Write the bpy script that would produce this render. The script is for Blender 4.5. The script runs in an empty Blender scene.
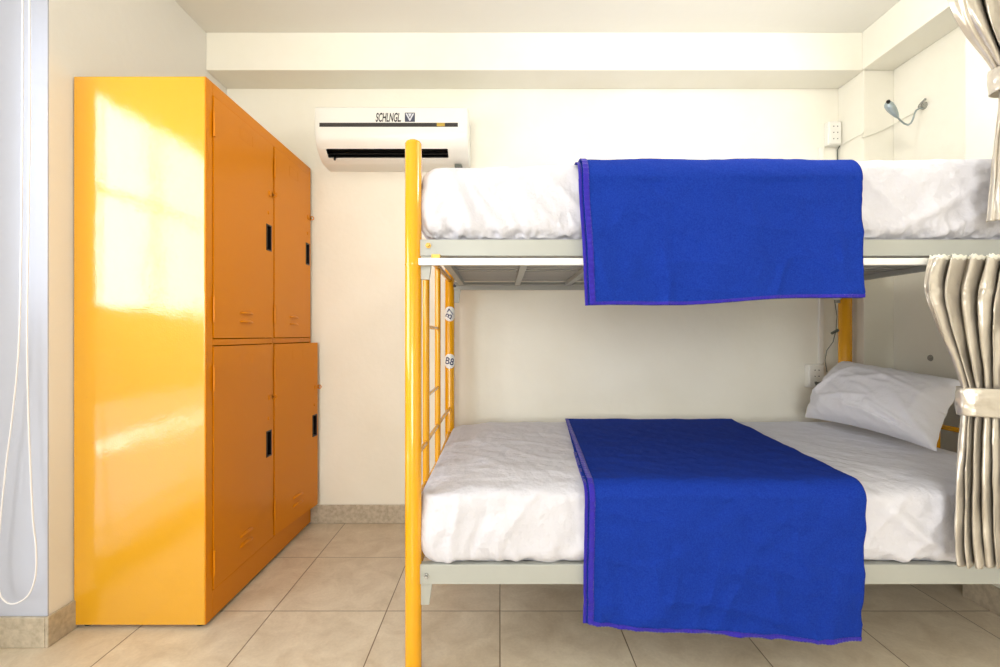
import bpy, bmesh, math, random
from mathutils import Vector, Matrix, noise
random.seed(7)
SC = bpy.context.scene
COL = SC.collection
F = 470.0; H = 0.973; HY = 335.0

def P(px, py, D):
    return Vector(((px-500)*D/F, D, H-(py-HY)*D/F))

# ------------------------------------------------------------------ materials
def new_mat(name):
    m = bpy.data.materials.new(name); m.use_nodes = True
    return m, m.node_tree, m.node_tree.nodes['Principled BSDF']

def mat(name, col, rough=0.5, metal=0.0, bump=None, var=None, coat=0.0, sheen=0.0, spec=0.5, bump2=None, coatr=0.03):
    """bump=(scale,distance), var=(scale,dark colour,amount), all in object space metres"""
    m, nt, b = new_mat(name)
    b.inputs['Base Color'].default_value = (*col, 1)
    b.inputs['Roughness'].default_value = rough
    b.inputs['Metallic'].default_value = metal
    b.inputs['Specular IOR Level'].default_value = spec
    b.inputs['Coat Weight'].default_value = coat
    b.inputs['Coat Roughness'].default_value = coatr
    b.inputs['Sheen Weight'].default_value = sheen
    b.inputs['Sheen Roughness'].default_value = 0.4
    tc = nt.nodes.new('ShaderNodeTexCoord')
    if var:
        n = nt.nodes.new('ShaderNodeTexNoise'); n.inputs['Scale'].default_value = var[0]
        n.inputs['Detail'].default_value = 5
        nt.links.new(tc.outputs['Object'], n.inputs['Vector'])
        mx = nt.nodes.new('ShaderNodeMix'); mx.data_type = 'RGBA'
        mx.inputs['A'].default_value = (*col, 1); mx.inputs['B'].default_value = (*var[1], 1)
        mr = nt.nodes.new('ShaderNodeMapRange')
        mr.inputs['From Min'].default_value = var[3] if len(var) > 3 else 0.4
        mr.inputs['From Max'].default_value = var[4] if len(var) > 4 else 0.75
        mr.inputs['To Max'].default_value = var[2]
        nt.links.new(n.outputs['Fac'], mr.inputs['Value'])
        nt.links.new(mr.outputs['Result'], mx.inputs['Factor'])
        nt.links.new(mx.outputs['Result'], b.inputs['Base Color'])
    prev = None
    for bp in (bump, bump2):
        if not bp: continue
        n = nt.nodes.new('ShaderNodeTexNoise'); n.inputs['Scale'].default_value = bp[0]
        n.inputs['Detail'].default_value = bp[2] if len(bp) > 2 else 2
        nt.links.new(tc.outputs['Object'], n.inputs['Vector'])
        bu = nt.nodes.new('ShaderNodeBump'); bu.inputs['Distance'].default_value = bp[1]
        bu.inputs['Strength'].default_value = 1.0
        nt.links.new(n.outputs['Fac'], bu.inputs['Height'])
        if prev: nt.links.new(prev.outputs['Normal'], bu.inputs['Normal'])
        prev = bu
    if prev:
        nt.links.new(prev.outputs['Normal'], b.inputs['Normal'])
        if coat: nt.links.new(prev.outputs['Normal'], b.inputs['Coat Normal'])
    return m

def s(r, g, b):
    def f(c):
        c /= 255.0
        return c/12.92 if c <= 0.04045 else ((c+0.055)/1.055)**2.4
    return (f(r), f(g), f(b))

WALLC = s(246, 243, 231)
M_wall = mat('wall_paint', WALLC, 0.55, bump=(35, 0.0012, 4), var=(2.5, s(234, 229, 212), 0.5), spec=0.3)
M_ceil = mat('ceiling_paint', s(240, 238, 230), 0.7, bump=(30, 0.0008, 3), spec=0.2)
M_left = mat('left_wall_paint', s(236, 234, 228), 0.6, bump=(30, 0.001, 4), spec=0.3)
M_return = mat('return_daylight_tint', s(190, 194, 208), 0.6, bump=(30, 0.001, 4), spec=0.3)  # daylight's blue cast and a dimmer light level put into the colour
M_locker = mat('yellow_gloss_paint', s(222, 160, 0), 0.22, bump=(210, 0.00026, 1), bump2=(7, 0.0020, 2), coat=1.0, spec=0.2,
               var=(40, s(200, 110, 10), 0.35, 0.70, 0.80))
M_locker.node_tree.nodes['Principled BSDF'].inputs['Coat IOR'].default_value = 1.9
M_lockdoor = mat('locker_yellow_shaded', s(220, 134, 0), 0.33, bump=(220, 0.00012, 2), bump2=(6, 0.0012, 1), coat=0.0, spec=0.2)  # locker yellow, darker and more orange: shade of the door side in the colour
M_tube = mat('yellow_tube_paint', s(234, 166, 0), 0.2, bump=(120, 0.00008, 2), coat=0.5, spec=0.5)
M_grey = mat('grey_bed_paint', s(174, 176, 170), 0.4, bump=(60, 0.0003, 3), var=(22, s(110, 80, 50), 0.85, 0.74, 0.78))
M_slat = mat('slat_grey', s(168, 168, 164), 0.45, bump=(60, 0.0003, 3))
M_white = mat('white_plastic', s(240, 239, 232), 0.3, spec=0.5)
M_track = mat('white_track', s(246, 246, 242), 0.3)
M_black = mat('black_plastic', s(22, 20, 20), 0.35)
M_dark = mat('dark_smoked', s(52, 48, 46), 0.3)
M_dark2 = mat('dark_inside', s(20, 20, 22), 0.6)
M_brass = mat('brass_bolt', s(150, 120, 60), 0.35, metal=0.9)
M_steel = mat('steel', s(170, 172, 170), 0.25, metal=0.9)
M_sheet = mat('white_cotton_sheet', s(214, 214, 223), 0.85, bump=(500, 0.0002, 2), bump2=(20, 0.011, 5), sheen=0.15, spec=0.2)
M_pillow = mat('white_pillowcase', s(238, 238, 244), 0.85, bump=(500, 0.0002, 2), bump2=(20, 0.007, 5), sheen=0.15, spec=0.2)
M_blue = mat('royal_blue_fleece', s(28, 60, 160), 0.95, bump=(420, 0.0012, 3), bump2=(18, 0.010, 4), sheen=0.0, spec=0.1,
             var=(260, s(14, 40, 138), 0.7, 0.35, 0.7))
M_hem = mat('violet_hem_stitching', s(56, 46, 165), 0.9, bump=(300, 0.002, 2), sheen=0.3, spec=0.1)
M_satin = mat('champagne_satin', s(204, 197, 186), 0.28, metal=0.55, bump=(60, 0.0008, 3), spec=0.5, bump2=(14, 0.008, 3))
M_lining = mat('cream_lining', s(240, 238, 226), 0.8, bump=(300, 0.0003))
M_cord = mat('white_cord', s(232, 230, 232), 0.6)
M_grout = mat('paint', s(150, 140, 120), 0.8)
M_ink = mat('printed_ink', s(25, 25, 30), 0.5)
M_navy = mat('navy_ink', s(25, 40, 95), 0.5)
M_badge = mat('badge_slate', s(70, 75, 95), 0.4)
M_silver = mat('badge_silver', s(215, 218, 225), 0.3)
M_lamp = mat('brushed_silver_lamp', s(165, 178, 184), 0.3, metal=0.6)
M_cap = mat('screw_cap_grey', s(165, 160, 148), 0.5)
M_sticker = mat('white_sticker', s(242, 242, 240), 0.5)
M_grcable = mat('grey_cable', s(95, 100, 92), 0.6)
M_stainless = mat('amber_lens', s(190, 160, 70), 0.3)
M_frame = mat('window_frame_white', s(235, 235, 235), 0.4)

def floor_mat():
    m, nt, b = new_mat('beige_floor_tiles')
    N = nt.nodes.new; L = nt.links.new
    tc = N('ShaderNodeTexCoord'); sp = N('ShaderNodeSeparateXYZ'); L(tc.outputs['Object'], sp.inputs[0])
    def math_(op, a, v=None):
        n = N('ShaderNodeMath'); n.operation = op
        if hasattr(a, 'links'): L(a, n.inputs[0])
        else: n.inputs[0].default_value = a
        if v is not None:
            if hasattr(v, 'links'): L(v, n.inputs[1])
            else: n.inputs[1].default_value = v
        return n.outputs[0]
    x = sp.outputs['X']; y = math_('SUBTRACT', sp.outputs['Y'], 0.057)
    dx = math_('PINGPONG', x, 0.2); dy = math_('PINGPONG', y, 0.2)
    d = math_('MINIMUM', dx, dy)
    g = N('ShaderNodeMapRange'); g.inputs['From Min'].default_value = 0.0010; g.inputs['From Max'].default_value = 0.0024
    g.inputs['To Min'].default_value = 1; g.inputs['To Max'].default_value = 0
    L(d, g.inputs['Value'])
    cx = math_('FLOOR', math_('DIVIDE', x, 0.4)); cy = math_('FLOOR', math_('DIVIDE', y, 0.4))
    cb = N('ShaderNodeCombineXYZ'); L(cx, cb.inputs[0]); L(cy, cb.inputs[1])
    wn = N('ShaderNodeTexWhiteNoise'); L(cb.outputs[0], wn.inputs['Vector'])
    va = N('ShaderNodeVectorMath'); va.operation = 'MULTIPLY_ADD'
    L(cb.outputs[0], va.inputs[0]); va.inputs[1].default_value = (3.7, 5.1, 1); L(tc.outputs['Object'], va.inputs[2])
    n1 = N('ShaderNodeTexNoise'); n1.inputs['Scale'].default_value = 9; n1.inputs['Detail'].default_value = 8
    n1.inputs['Roughness'].default_value = 0.65; n1.inputs['Distortion'].default_value = 0.6
    L(va.outputs[0], n1.inputs['Vector'])
    n2 = N('ShaderNodeTexNoise'); n2.inputs['Scale'].default_value = 110; n2.inputs['Detail'].default_value = 3
    L(tc.outputs['Object'], n2.inputs['Vector'])
    cr = N('ShaderNodeValToRGB'); L(n1.outputs['Fac'], cr.inputs[0])
    cr.color_ramp.elements[0].position = 0.3; cr.color_ramp.elements[0].color = (*s(206, 190, 166), 1)
    cr.color_ramp.elements[1].position = 0.7; cr.color_ramp.elements[1].color = (*s(232, 220, 199), 1)
    hs = N('ShaderNodeHueSaturation'); L(cr.outputs[0], hs.inputs['Color'])
    v = math_('ADD', math_('MULTIPLY', wn.outputs['Value'], 0.05), math_('ADD', math_('MULTIPLY', n2.outputs['Fac'], 0.20), 0.86))
    L(v, hs.inputs['Value'])
    mx = N('ShaderNodeMix'); mx.data_type = 'RGBA'; L(g.outputs[0], mx.inputs['Factor'])
    L(hs.outputs[0], mx.inputs['A']); mx.inputs['B'].default_value = (*s(128, 108, 84), 1)
    L(mx.outputs['Result'], b.inputs['Base Color'])
    b.inputs['Roughness'].default_value = 0.34
    bu = N('ShaderNodeBump'); bu.inputs['Distance'].default_value = 0.0015; bu.inputs['Strength'].default_value = 0.6
    L(math_('SUBTRACT', math_('MULTIPLY', n1.outputs['Fac'], 0.4), g.outputs[0]), bu.inputs['Height'])
    L(bu.outputs[0], b.inputs['Normal'])
    return m
M_floor = floor_mat()
M_base = mat('skirting_tile', s(196, 184, 164), 0.4, var=(60, s(160, 148, 128), 0.8, 0.35, 0.7), bump=(80, 0.0004, 3))

# ------------------------------------------------------------------ mesh helpers
class MB:
    def __init__(self): self.v = []; self.f = []; self.mi = []
    def add(self, vs, fs, mi=0):
        o = len(self.v); self.v += [Vector(p) for p in vs]
        for f in fs: self.f.append([i+o for i in f]); self.mi.append(mi)
        return self
    def box(self, x0, x1, y0, y1, z0, z1, mi=0):
        vs = [(x, y, z) for x in (x0, x1) for y in (y0, y1) for z in (z0, z1)]
        return self.add(vs, [(0,1,3,2),(4,6,7,5),(0,4,5,1),(2,3,7,6),(0,2,6,4),(1,5,7,3)], mi)
    def hexa(self, a, mi=0):   # 8 pts: bottom quad ccw then top quad
        return self.add(a, [(3,2,1,0),(4,5,6,7),(0,1,5,4),(1,2,6,5),(2,3,7,6),(3,0,4,7)], mi)
    def tube(self, pts, r, n=16, cap=True, mi=0, round_end=False):
        pts = [Vector(p) for p in pts]; rs = r if isinstance(r, (list, tuple)) else [r]*len(pts)
        if round_end:
            a, d = pts[-1], (pts[-1]-pts[-2]).normalized(); rr = rs[-1]; rs = list(rs)
            for k in (30, 55, 75, 88):
                t = math.radians(k); pts.append(a+d*rr*0.5*math.sin(t)); rs.append(rr*math.cos(t))
        up = None; rings = []
        for i, p in enumerate(pts):
            t = (pts[min(i+1, len(pts)-1)]-pts[max(i-1, 0)]).normalized()
            if up is None:
                up = Vector((0, 0, 1)) if abs(t.z) < 0.9 else Vector((1, 0, 0))
            a = t.cross(up).normalized(); up = a.cross(t).normalized()
            rings.append([p+(a*math.cos(2*math.pi*k/n)+up*math.sin(2*math.pi*k/n))*rs[i] for k in range(n)])
        vs = [q for rg in rings for q in rg]; fs = []
        for i in range(len(rings)-1):
            for k in range(n):
                k2 = (k+1) % n; fs.append((i*n+k, i*n+k2, (i+1)*n+k2, (i+1)*n+k))
        if cap:
            fs.append(tuple(range(n-1, -1, -1))); fs.append(tuple((len(rings)-1)*n+k for k in range(n)))
        return self.add(vs, fs, mi)
    def disc(self, c, axis, r, h, n=20, mi=0):
        c = Vector(c); ax = Vector(axis).normalized()
        return self.tube([c, c+ax*h*0.7, c+ax*h], [r, r, r*0.8], n, True, mi)
    def grid(self, fn, nu, nv, mi=0):
        vs = [fn(i/nu, j/nv) for j in range(nv+1) for i in range(nu+1)]
        fs = [(j*(nu+1)+i, j*(nu+1)+i+1, (j+1)*(nu+1)+i+1, (j+1)*(nu+1)+i) for j in range(nv) for i in range(nu)]
        return self.add(vs, fs, mi)
    def build(self, name, mats, parent=None, origin=None, smooth=True, angle=35, bevel=0, solid=0, weld=False, solid_off=-1):
        o = origin
        if o is None: o = Vector(parent['_o']) if parent is not None else Vector((0, 0, 0))
        o = Vector(o)
        me = bpy.data.meshes.new(name)
        me.from_pydata([tuple(p-o) for p in self.v], [], self.f)
        if not isinstance(mats, (list, tuple)): mats = [mats]
        for m in mats: me.materials.append(m)
        for p, mi in zip(me.polygons, self.mi): p.material_index = mi
        bm = bmesh.new(); bm.from_mesh(me)
        if weld: bmesh.ops.remove_doubles(bm, verts=bm.verts, dist=1e-5)
        bmesh.ops.recalc_face_normals(bm, faces=bm.faces)
        for f in bm.faces: f.smooth = smooth
        if smooth:
            for e in bm.edges:
                if len(e.link_faces) == 2 and e.calc_face_angle(0) > math.radians(angle): e.smooth = False
        bm.to_mesh(me); bm.free()
        ob = bpy.data.objects.new(name, me); COL.objects.link(ob)
        if parent is not None: ob.parent = parent
        else: ob.location = o
        ob['_o'] = tuple(o)
        if solid:
            md = ob.modifiers.new('thick', 'SOLIDIFY'); md.thickness = solid; md.offset = solid_off
        if bevel:
            md = ob.modifiers.new('bevel', 'BEVEL'); md.width = bevel; md.segments = 2; md.limit_method = 'ANGLE'
            md.angle_limit = math.radians(40)
        return ob

def empty(name, loc, label, cat, group=None):
    o = bpy.data.objects.new(name, None); COL.objects.link(o); o.location = loc; o['_o'] = tuple(loc)
    o.empty_display_size = 0.05
    return tag(o, label, cat, group)
def tag(o, label, cat, group=None):
    o['label'] = label; o['category'] = cat
    if group: o['group'] = group
    return o
def struct(o, label=None, cat=None):
    o['kind'] = 'structure'
    if label: o['label'] = label
    if cat: o['category'] = cat
    return o
def fbm(x, y, z, o=4):
    return noise.fractal(Vector((x, y, z)), 0.9, 2.0, o)
def ridge(x, y, z):
    return 1-min(1, abs(noise.noise(Vector((x, y, z))))*2.2)
def sst(a, b, x):
    if a == b: return 0.0 if x < a else 1.0
    t = max(0, min(1, (x-a)/(b-a))); return t*t*(3-2*t)
def interp(tab, x):
    if x <= tab[0][0]: return tab[0][1:]
    for a, b in zip(tab, tab[1:]):
        if x <= b[0]:
            t = (x-a[0])/(b[0]-a[0])
            return tuple(a[k]+(b[k]-a[k])*t for k in range(1, len(a)))
    return tab[-1][1:]

def text_mesh(txt, height, shear=0.0, stretch=1.0, name='t', offset=0.0, width=None):
    cu = bpy.data.curves.new(name, 'FONT'); cu.body = txt; cu.size = 1; cu.shear = shear; cu.extrude = 0
    cu.offset = offset
    cu.align_x = 'CENTER'; cu.align_y = 'CENTER'
    ob = bpy.data.objects.new(name, cu); COL.objects.link(ob)
    dg = bpy.context.evaluated_depsgraph_get()
    me = bpy.data.meshes.new_from_object(ob.evaluated_get(dg))
    xs = [v.co.x for v in me.vertices]; ys = [v.co.y for v in me.vertices]
    cx, cy = (min(xs)+max(xs))/2, (min(ys)+max(ys))/2; k = height/(max(ys)-min(ys))
    if width: stretch = width/((max(xs)-min(xs))*k)
    vs = [((v.co.x-cx)*k*stretch, (v.co.y-cy)*k) for v in me.vertices]
    fs = [tuple(p.vertices) for p in me.polygons]
    bpy.data.objects.remove(ob); bpy.data.meshes.remove(me)
    return vs, fs

# ------------------------------------------------------------------ the room
XL, XA, XR = -1.415, -1.57, 1.896      # left wall, window recess wall, right wall
YB, YF, ZC = 2.435, -3.4, 2.43
YR = 1.47                               # where the left wall steps back
struct(MB().box(-2.1, 2.1, -3.6, 2.7, -0.12, 0).build('floor', M_floor, smooth=False))
struct(MB().box(-2.1, 2.1, -3.6, 2.7, ZC, ZC+0.12).build('ceiling', M_ceil, smooth=False))
struct(MB().box(-2.1, 2.1, YB, YB+0.15, 0, ZC).build('wall_back', M_wall, smooth=False))
struct(MB().box(XR, XR+0.15, YF, YB, 0, ZC).build('wall_right', M_wall, smooth=False))
struct(MB().box(XL-0.4, XL, YR+0.004, YB, 0, ZC).build('wall_left', M_left, smooth=False, bevel=0.003))
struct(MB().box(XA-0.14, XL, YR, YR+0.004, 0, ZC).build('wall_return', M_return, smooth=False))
# window wall of the recess: french window opening y -0.25..1.33, z 0.10..2.0
WY0, WY1, WZ0, WZ1 = 0.05, 1.34, 0.10, 2.00
w = MB()
w.box(XA-0.14, XA, WY1, YR, 0, ZC); w.box(XA-0.14, XA, YF, WY0, 0, ZC)
w.box(XA-0.14, XA, WY0, WY1, WZ1, ZC); w.box(XA-0.14, XA, WY0, WY1, 0, WZ0)
struct(w.build('wall_recess', M_left, smooth=False))
# wall behind the viewer with an unseen window added for front fill
BX0, BX1, BZ0, BZ1 = -1.45, 0.15, 0.6, 2.25
w = MB()
w.box(-2.1, BX0, YF-0.15, YF, 0, ZC); w.box(BX1, 2.1, YF-0.15, YF, 0, ZC)
w.box(BX0, BX1, YF-0.15, YF, 0, BZ0); w.box(BX0, BX1, YF-0.15, YF, BZ1, ZC)
struct(w.build('wall_front', M_wall, smooth=False))
w = MB()
for x in (BX0+0.025, -0.65, BX1-0.025): w.box(x-0.025, x+0.025, YF-0.1, YF-0.05, BZ0, BZ1)
for z in (BZ0+0.025, BZ1-0.025): w.box(BX0, BX1, YF-0.1, YF-0.05, z-0.025, z+0.025)
struct(w.build('fill_window_frame', M_frame, smooth=False))  # frame of the window added behind the viewer
# french window in the recess
w = MB()
fx0, fx1 = XA-0.07, XA-0.03
for y in (WY0+0.02, WY1-0.02): w.box(fx0, fx1, y-0.02, y+0.02, WZ0, WZ1)
for z0, z1 in ((WZ0, WZ0+0.03), (0.70, 1.09), (WZ1-0.06, WZ1)): w.box(fx0, fx1, WY0, WY1, z0, z1)
for y in (0.9,): w.box(fx0+0.01, fx1-0.01, y-0.007, y+0.007, 1.09, WZ1)
w.box(fx0+0.01, fx1-0.01, WY0, WY1, 1.56, 1.575)
struct(w.build('window_1', M_frame, smooth=False))

# beams and corner column
YBM = 2.262; ZB = 2.248
struct(MB().box(XL, XR, YBM, YB, ZB, ZC).build('trim_1', M_wall, smooth=False, bevel=0.003), )
struct(MB().box(1.742, XR, YF, YBM, ZB, ZC).build('trim_2', M_wall, smooth=False, bevel=0.003))
struct(MB().box(1.751, XR, YBM, YB, 0, ZB).build('trim_3', M_wall, smooth=False, bevel=0.003))
struct(MB().box(1.735, XR, 0.9, 1.754, 0, ZC).build('trim_4', M_wall, smooth=False, bevel=0.003))
# skirtings
def skirt(name, *b): struct(MB().box(*b).build(name, M_base, smooth=False, bevel=0.003))
skirt('baseboard_back', XL, 1.751, YB-0.012, YB, 0, 0.095)
skirt('baseboard_left', XL, XL+0.010, YR-0.010, YB, 0, 0.095)
skirt('baseboard_recess', XA, XL, YR-0.011, YR, 0, 0.095)
skirt('baseboard_window', XA, XA+0.010, YF, YR, 0, 0.095)
skirt('baseboard_right', XR-0.012, XR, YF, YBM, 0, 0.095)
skirt('baseboard_pillar', 1.724, 1.735, 0.9, 1.754, 0, 0.095)
w = MB().box(1.739, 1.751, YBM-0.012, YB, 0, 0.095); w.box(1.751, XR, YBM-0.012, YBM, 0, 0.095)
struct(w.build('baseboard_column', M_base, smooth=False, bevel=0.003))

# ------------------------------------------------------------------ locker
LX0, LX1, LY0, LY1, LZ0, LZ1 = -1.412, -0.975, 1.556, 2.420, 0.012, 1.83
lk = empty('locker', (LX0/2+LX1/2, (LY0+LY1)/2, 0), 'tall glossy yellow metal locker with four doors against the left wall', 'locker')
b = MB()
T = 0.012
b.box(LX0, LX1-0.002, LY0, LY0+T, LZ0, LZ1)                # near side panel
b.box(LX0, LX1-0.002, LY1-T, LY1, LZ0, LZ1)
b.box(LX0, LX0+T, LY0+T, LY1-T, LZ0, LZ1)
b.box(LX0+T, LX1-0.002, LY0+T, LY1-T, LZ1-T, LZ1); b.box(LX0+T, LX1-0.002, LY0+T, LY1-T, LZ0, LZ0+T)
b.box(LX0+T, LX1-0.03, 2.012, 2.022, LZ0+T, LZ1-T); b.box(LX0+T, LX1-0.03, LY0+T, LY1-T, 0.94, 0.955)
b.build('cabinet', M_locker, lk, bevel=0.003)
b = MB()   # front frame
fx = (LX1-0.02, LX1)
b.box(*fx, LY0+0.001, 1.594, LZ0, LZ1); b.box(*fx, 2.408, LY1, LZ0, LZ1); b.box(*fx, 2.010, 2.024, 0.106, 1.787)
b.box(*fx, 1.594, 2.408, 1.787, LZ1); b.box(*fx, 1.594, 2.408, LZ0, 0.106); b.box(*fx, 1.594, 2.408, 0.937, 0.959)
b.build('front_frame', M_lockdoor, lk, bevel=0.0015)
b = MB()
for x in (LX0+0.03, LX1-0.03):
    for y in (LY0+0.03, LY1-0.03): b.tube([(x, y, 0), (x, y, LZ0+0.002)], 0.016, 14)
# four separate feet
for x in (LX0+0.03, LX1-0.03):
    for y in (LY0+0.03, LY1-0.03):
        MB().tube([(x, y, 0), (x, y, LZ0+0.002)], 0.016, 14).build('foot', M_black, lk)

def locker_door(y0, y1, z0, z1, hz, hasp_z, lou_z, hinge_z, open_deg=0):
    """closed in plane X=LX1, hinge on the near edge y0"""
    ang = math.radians(open_deg); c, sn = math.cos(ang), math.sin(ang)
    def R(p):   # rotate about the hinge (LX1, y0)
        x, y, z = p; dx, dy = x-LX1, y-y0
        return Vector((LX1+dx*c+dy*sn, y0-dx*sn+dy*c, z))
    def rot(mb):
        mb.v = [R(p) for p in mb.v]; return mb
    g = 0.003; X = LX1+0.003
    hy1, hy0 = y1-0.012, y1-0.056
    d = MB()
    # panel built round the recessed pull
    ys = [y0+g, hy0, hy1, y1-g]; zs = [z0+g, hz-0.055, hz+0.055, z1-g]
    for i in range(3):
        for j in range(3):
            if i == 1 and j == 1: continue
            d.box(X-0.020, X, ys[i], ys[i+1], zs[j], zs[j+1])
    bmo = rot(d)
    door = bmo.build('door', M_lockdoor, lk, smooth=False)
    h = MB()
    fr = 0.006
    h.box(X-0.018, X-0.016, hy0, hy1, hz-0.055, hz+0.055, 1)
    h.box(X-0.016, X+0.002, hy0, hy0+fr, hz-0.055, hz+0.055); h.box(X-0.016, X+0.002, hy1-fr, hy1, hz-0.055, hz+0.055)
    h.box(X-0.016, X+0.002, hy0, hy1, hz-0.055, hz-0.055+fr); h.box(X-0.016, X+0.002, hy0, hy1, hz+0.055-fr, hz+0.055)
    h.box(X-0.016, X-0.004, hy0+fr, hy0+fr+0.010, hz-0.049, hz+0.049)
    hh = rot(h).build('recessed_handle', [M_black, M_dark2], door, bevel=0.0008); hh['label'] = 'black recessed door pull'
    for hzz in hinge_z:
        q = MB().tube([(X+0.002, y0+0.001, hzz-0.043), (X+0.002, y0+0.001, hzz+0.043)], 0.004, 10)
        q.box(X, X+0.002, y0+0.001, y0+0.010, hzz-0.043, hzz+0.043)
        rot(q).build('hinge', M_lockdoor, door)
    q = MB().box(X-0.001, X+0.003, y1-0.034, y1+0.002, hasp_z-0.010, hasp_z+0.010)
    q.box(X+0.000, X+0.003, y1-0.012, y1+0.006, hasp_z-0.009, hasp_z+0.009)
    ring = [(X+0.010+0.010*math.cos(t), y1-0.004, hasp_z+0.009*math.sin(t)) for t in [math.pi*2*k/14 for k in range(15)]]
    q.tube(ring, 0.0022, 6, cap=False)
    rot(q).build('hasp', M_lockdoor, door)
    q = MB().tube([(X-0.001, y1-0.035, hz+0.105), (X+0.0035, y1-0.035, hz+0.105)], [0.009, 0.007], 14)
    rot(q).build('lock_boss', M_lockdoor, door)
    # louvres: half-round pressed hoods; yc centre
    yc = (y0+y1)/2+ (0.0)
    for k, lz in enumerate(lou_z):
        def fn(u, v, lz=lz):
            a = v*math.pi/2; e = math.sin(math.pi*min(1, max(0, u)))**0.35
            return (X+0.0085*e*math.sin(a)*1.0, yc-0.045+0.09*u, lz+0.012*math.cos(a)*e-0.002)
        q = MB().grid(fn, 20, 6)
        rot(q).build('louvre', M_lockdoor, door, solid=0.001, angle=60)
    # pressed card frame near the top
    q = MB(); zc = z1-0.055
    q.box(X-0.001, X+0.0005, yc-0.045, yc+0.045, zc-0.022, zc-0.020); q.box(X-0.001, X+0.0005, yc-0.045, yc+0.045, zc+0.020, zc+0.022)
    q.box(X-0.001, X+0.0005, yc-0.045, yc-0.043, zc-0.022, zc+0.022); q.box(X-0.001, X+0.0005, yc+0.043, yc+0.045, zc-0.022, zc+0.022)
    rot(q).build('card_frame', M_lockdoor, door)
    return door
locker_door(1.594, 2.010, 0.959, 1.787, 1.382, 1.57, (1.055, 1.022), (1.69, 1.06))
locker_door(2.024, 2.408, 0.959, 1.787, 1.382, 1.57, (1.055, 1.022), (1.69, 1.06))
locker_door(1.594, 2.010, 0.106, 0.937, 0.517, 0.709, (0.215, 0.178), (0.825, 0.20))
locker_door(2.024, 2.408, 0.106, 0.937, 0.517, 0.709, (0.215, 0.178), (0.825, 0.22), open_deg=6.0)

# ------------------------------------------------------------------ air conditioner
ac = empty('air_conditioner', (-0.52, YB, 1.81), 'white wall mounted split air conditioner above the gap beside the locker', 'air conditioner')
full = [(2.434, 2.060), (2.243, 2.060), (2.236, 2.054), (2.233, 2.00), (2.233, 1.945), (2.236, 1.918), (2.244, 1.892), (2.262, 1.869),
        (2.274, 1.860), (2.290, 1.848), (2.302, 1.840), (2.325, 1.827), (2.350, 1.821), (2.434, 1.819)]
notch = list(full); notch[8] = (2.330, 1.920); notch[9] = (2.375, 1.882)
def sc_(pr, k): return [(2.434-(2.434-y)*k, 1.934+(z-1.934)*k) for y, z in pr]
a0, a1, v0, v1 = -0.884, -0.152, -0.840, -0.252
secs = [(a0, sc_(full, 0.955)), (a0+0.003, sc_(full, 0.985)), (a0+0.009, full), (v0, full), (v0+0.0005, notch), (v1-0.0005, notch), (v1, full),
        (a1-0.012, full), (a1-0.004, sc_(full, 0.985)), (a1, sc_(full, 0.95))]
b = MB(); n = len(full); vs = [(x, y, z) for x, pr in secs for y, z in pr]; fs = []
for i in range(len(secs)-1):
    for k in range(n):
        k2 = (k+1) % n; fs.append((i*n+k, i*n+k2, (i+1)*n+k2, (i+1)*n+k))
fs.append(tuple(range(n))); fs.append(tuple((len(secs)-1)*n+k for k in range(n)))
b.add(vs, fs)
b.build('casing', M_white, ac, angle=28)
b = MB()
b.add([(x, y, z) for x in (v0+0.001, v1-0.001) for y, z in ((2.270, 1.8665), (2.329, 1.918), (2.373, 1.882), (2.2995, 1.8445))],
      [(0, 1, 5, 4), (1, 2, 6, 5), (2, 3, 7, 6), (0, 3, 2, 1), (4, 5, 6, 7)])
b.build('air_outlet', M_dark2, ac, smooth=False)
for (y, z) in ((2.292, 1.869), (2.302, 1.858)):
    MB().hexa([(v0+0.004, y, z), (v1-0.004, y, z), (v1-0.004, y+0.022, z+0.014), (v0+0.004, y+0.022, z+0.014),
               (v0+0.004, y, z+0.002), (v1-0.004, y, z+0.002), (v1-0.004, y+0.022, z+0.016), (v0+0.004, y+0.022, z+0.016)]).build('vane', M_dark, ac, smooth=False)
MB().box(-0.858, -0.200, 2.2315, 2.236, 1.962, 1.981).build('display_strip', M_dark, ac, bevel=0.0008)
MB().box(-0.300, -0.262, 2.2308, 2.2318, 1.9635, 1.9795).build('display_window', M_stainless, ac, smooth=False)
MB().tube([(-0.808, 2.300, 1.844), (-0.808, 2.296, 1.828)], 0.005, 10).build('vane_peg', M_black, ac)
MB().box(-0.225, -0.190, 2.33, 2.40, 1.806, 1.821).build('drain_clip', M_grcable, ac, bevel=0.002)
vs, fs = text_mesh('SCHLNGL.', 0.043, shear=0.25, width=0.121, offset=0.018)
xc, zc = (388.5-500)/210.3, H+(HY-117.6)/210.3
MB().add([(xc+u, 2.2322, zc+v) for u, v in vs], fs).build('lettering', M_ink, ac, smooth=False)
xc = (410-500)/210.3
b = MB().box(xc-0.024, xc+0.024, 2.2316, 2.234, zc-0.021, zc+0.022)
bd = b.build('logo_badge', M_badge, ac, smooth=False)
b = MB()
def tri(*p): b.add([(xc+x, 2.2309, zc+z) for x, z in p], [tuple(range(len(p)))])
tri((-0.021, 0.018), (-0.013, 0.018), (0.001, -0.010), (-0.001, -0.019))
tri((0.021, 0.018), (0.013, 0.018), (-0.001, -0.010), (0.001, -0.019))
tri((-0.009, 0.018), (0.009, 0.018), (0.0, 0.000))
b.build('logo_mark', M_silver, bd, smooth=False)

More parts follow.
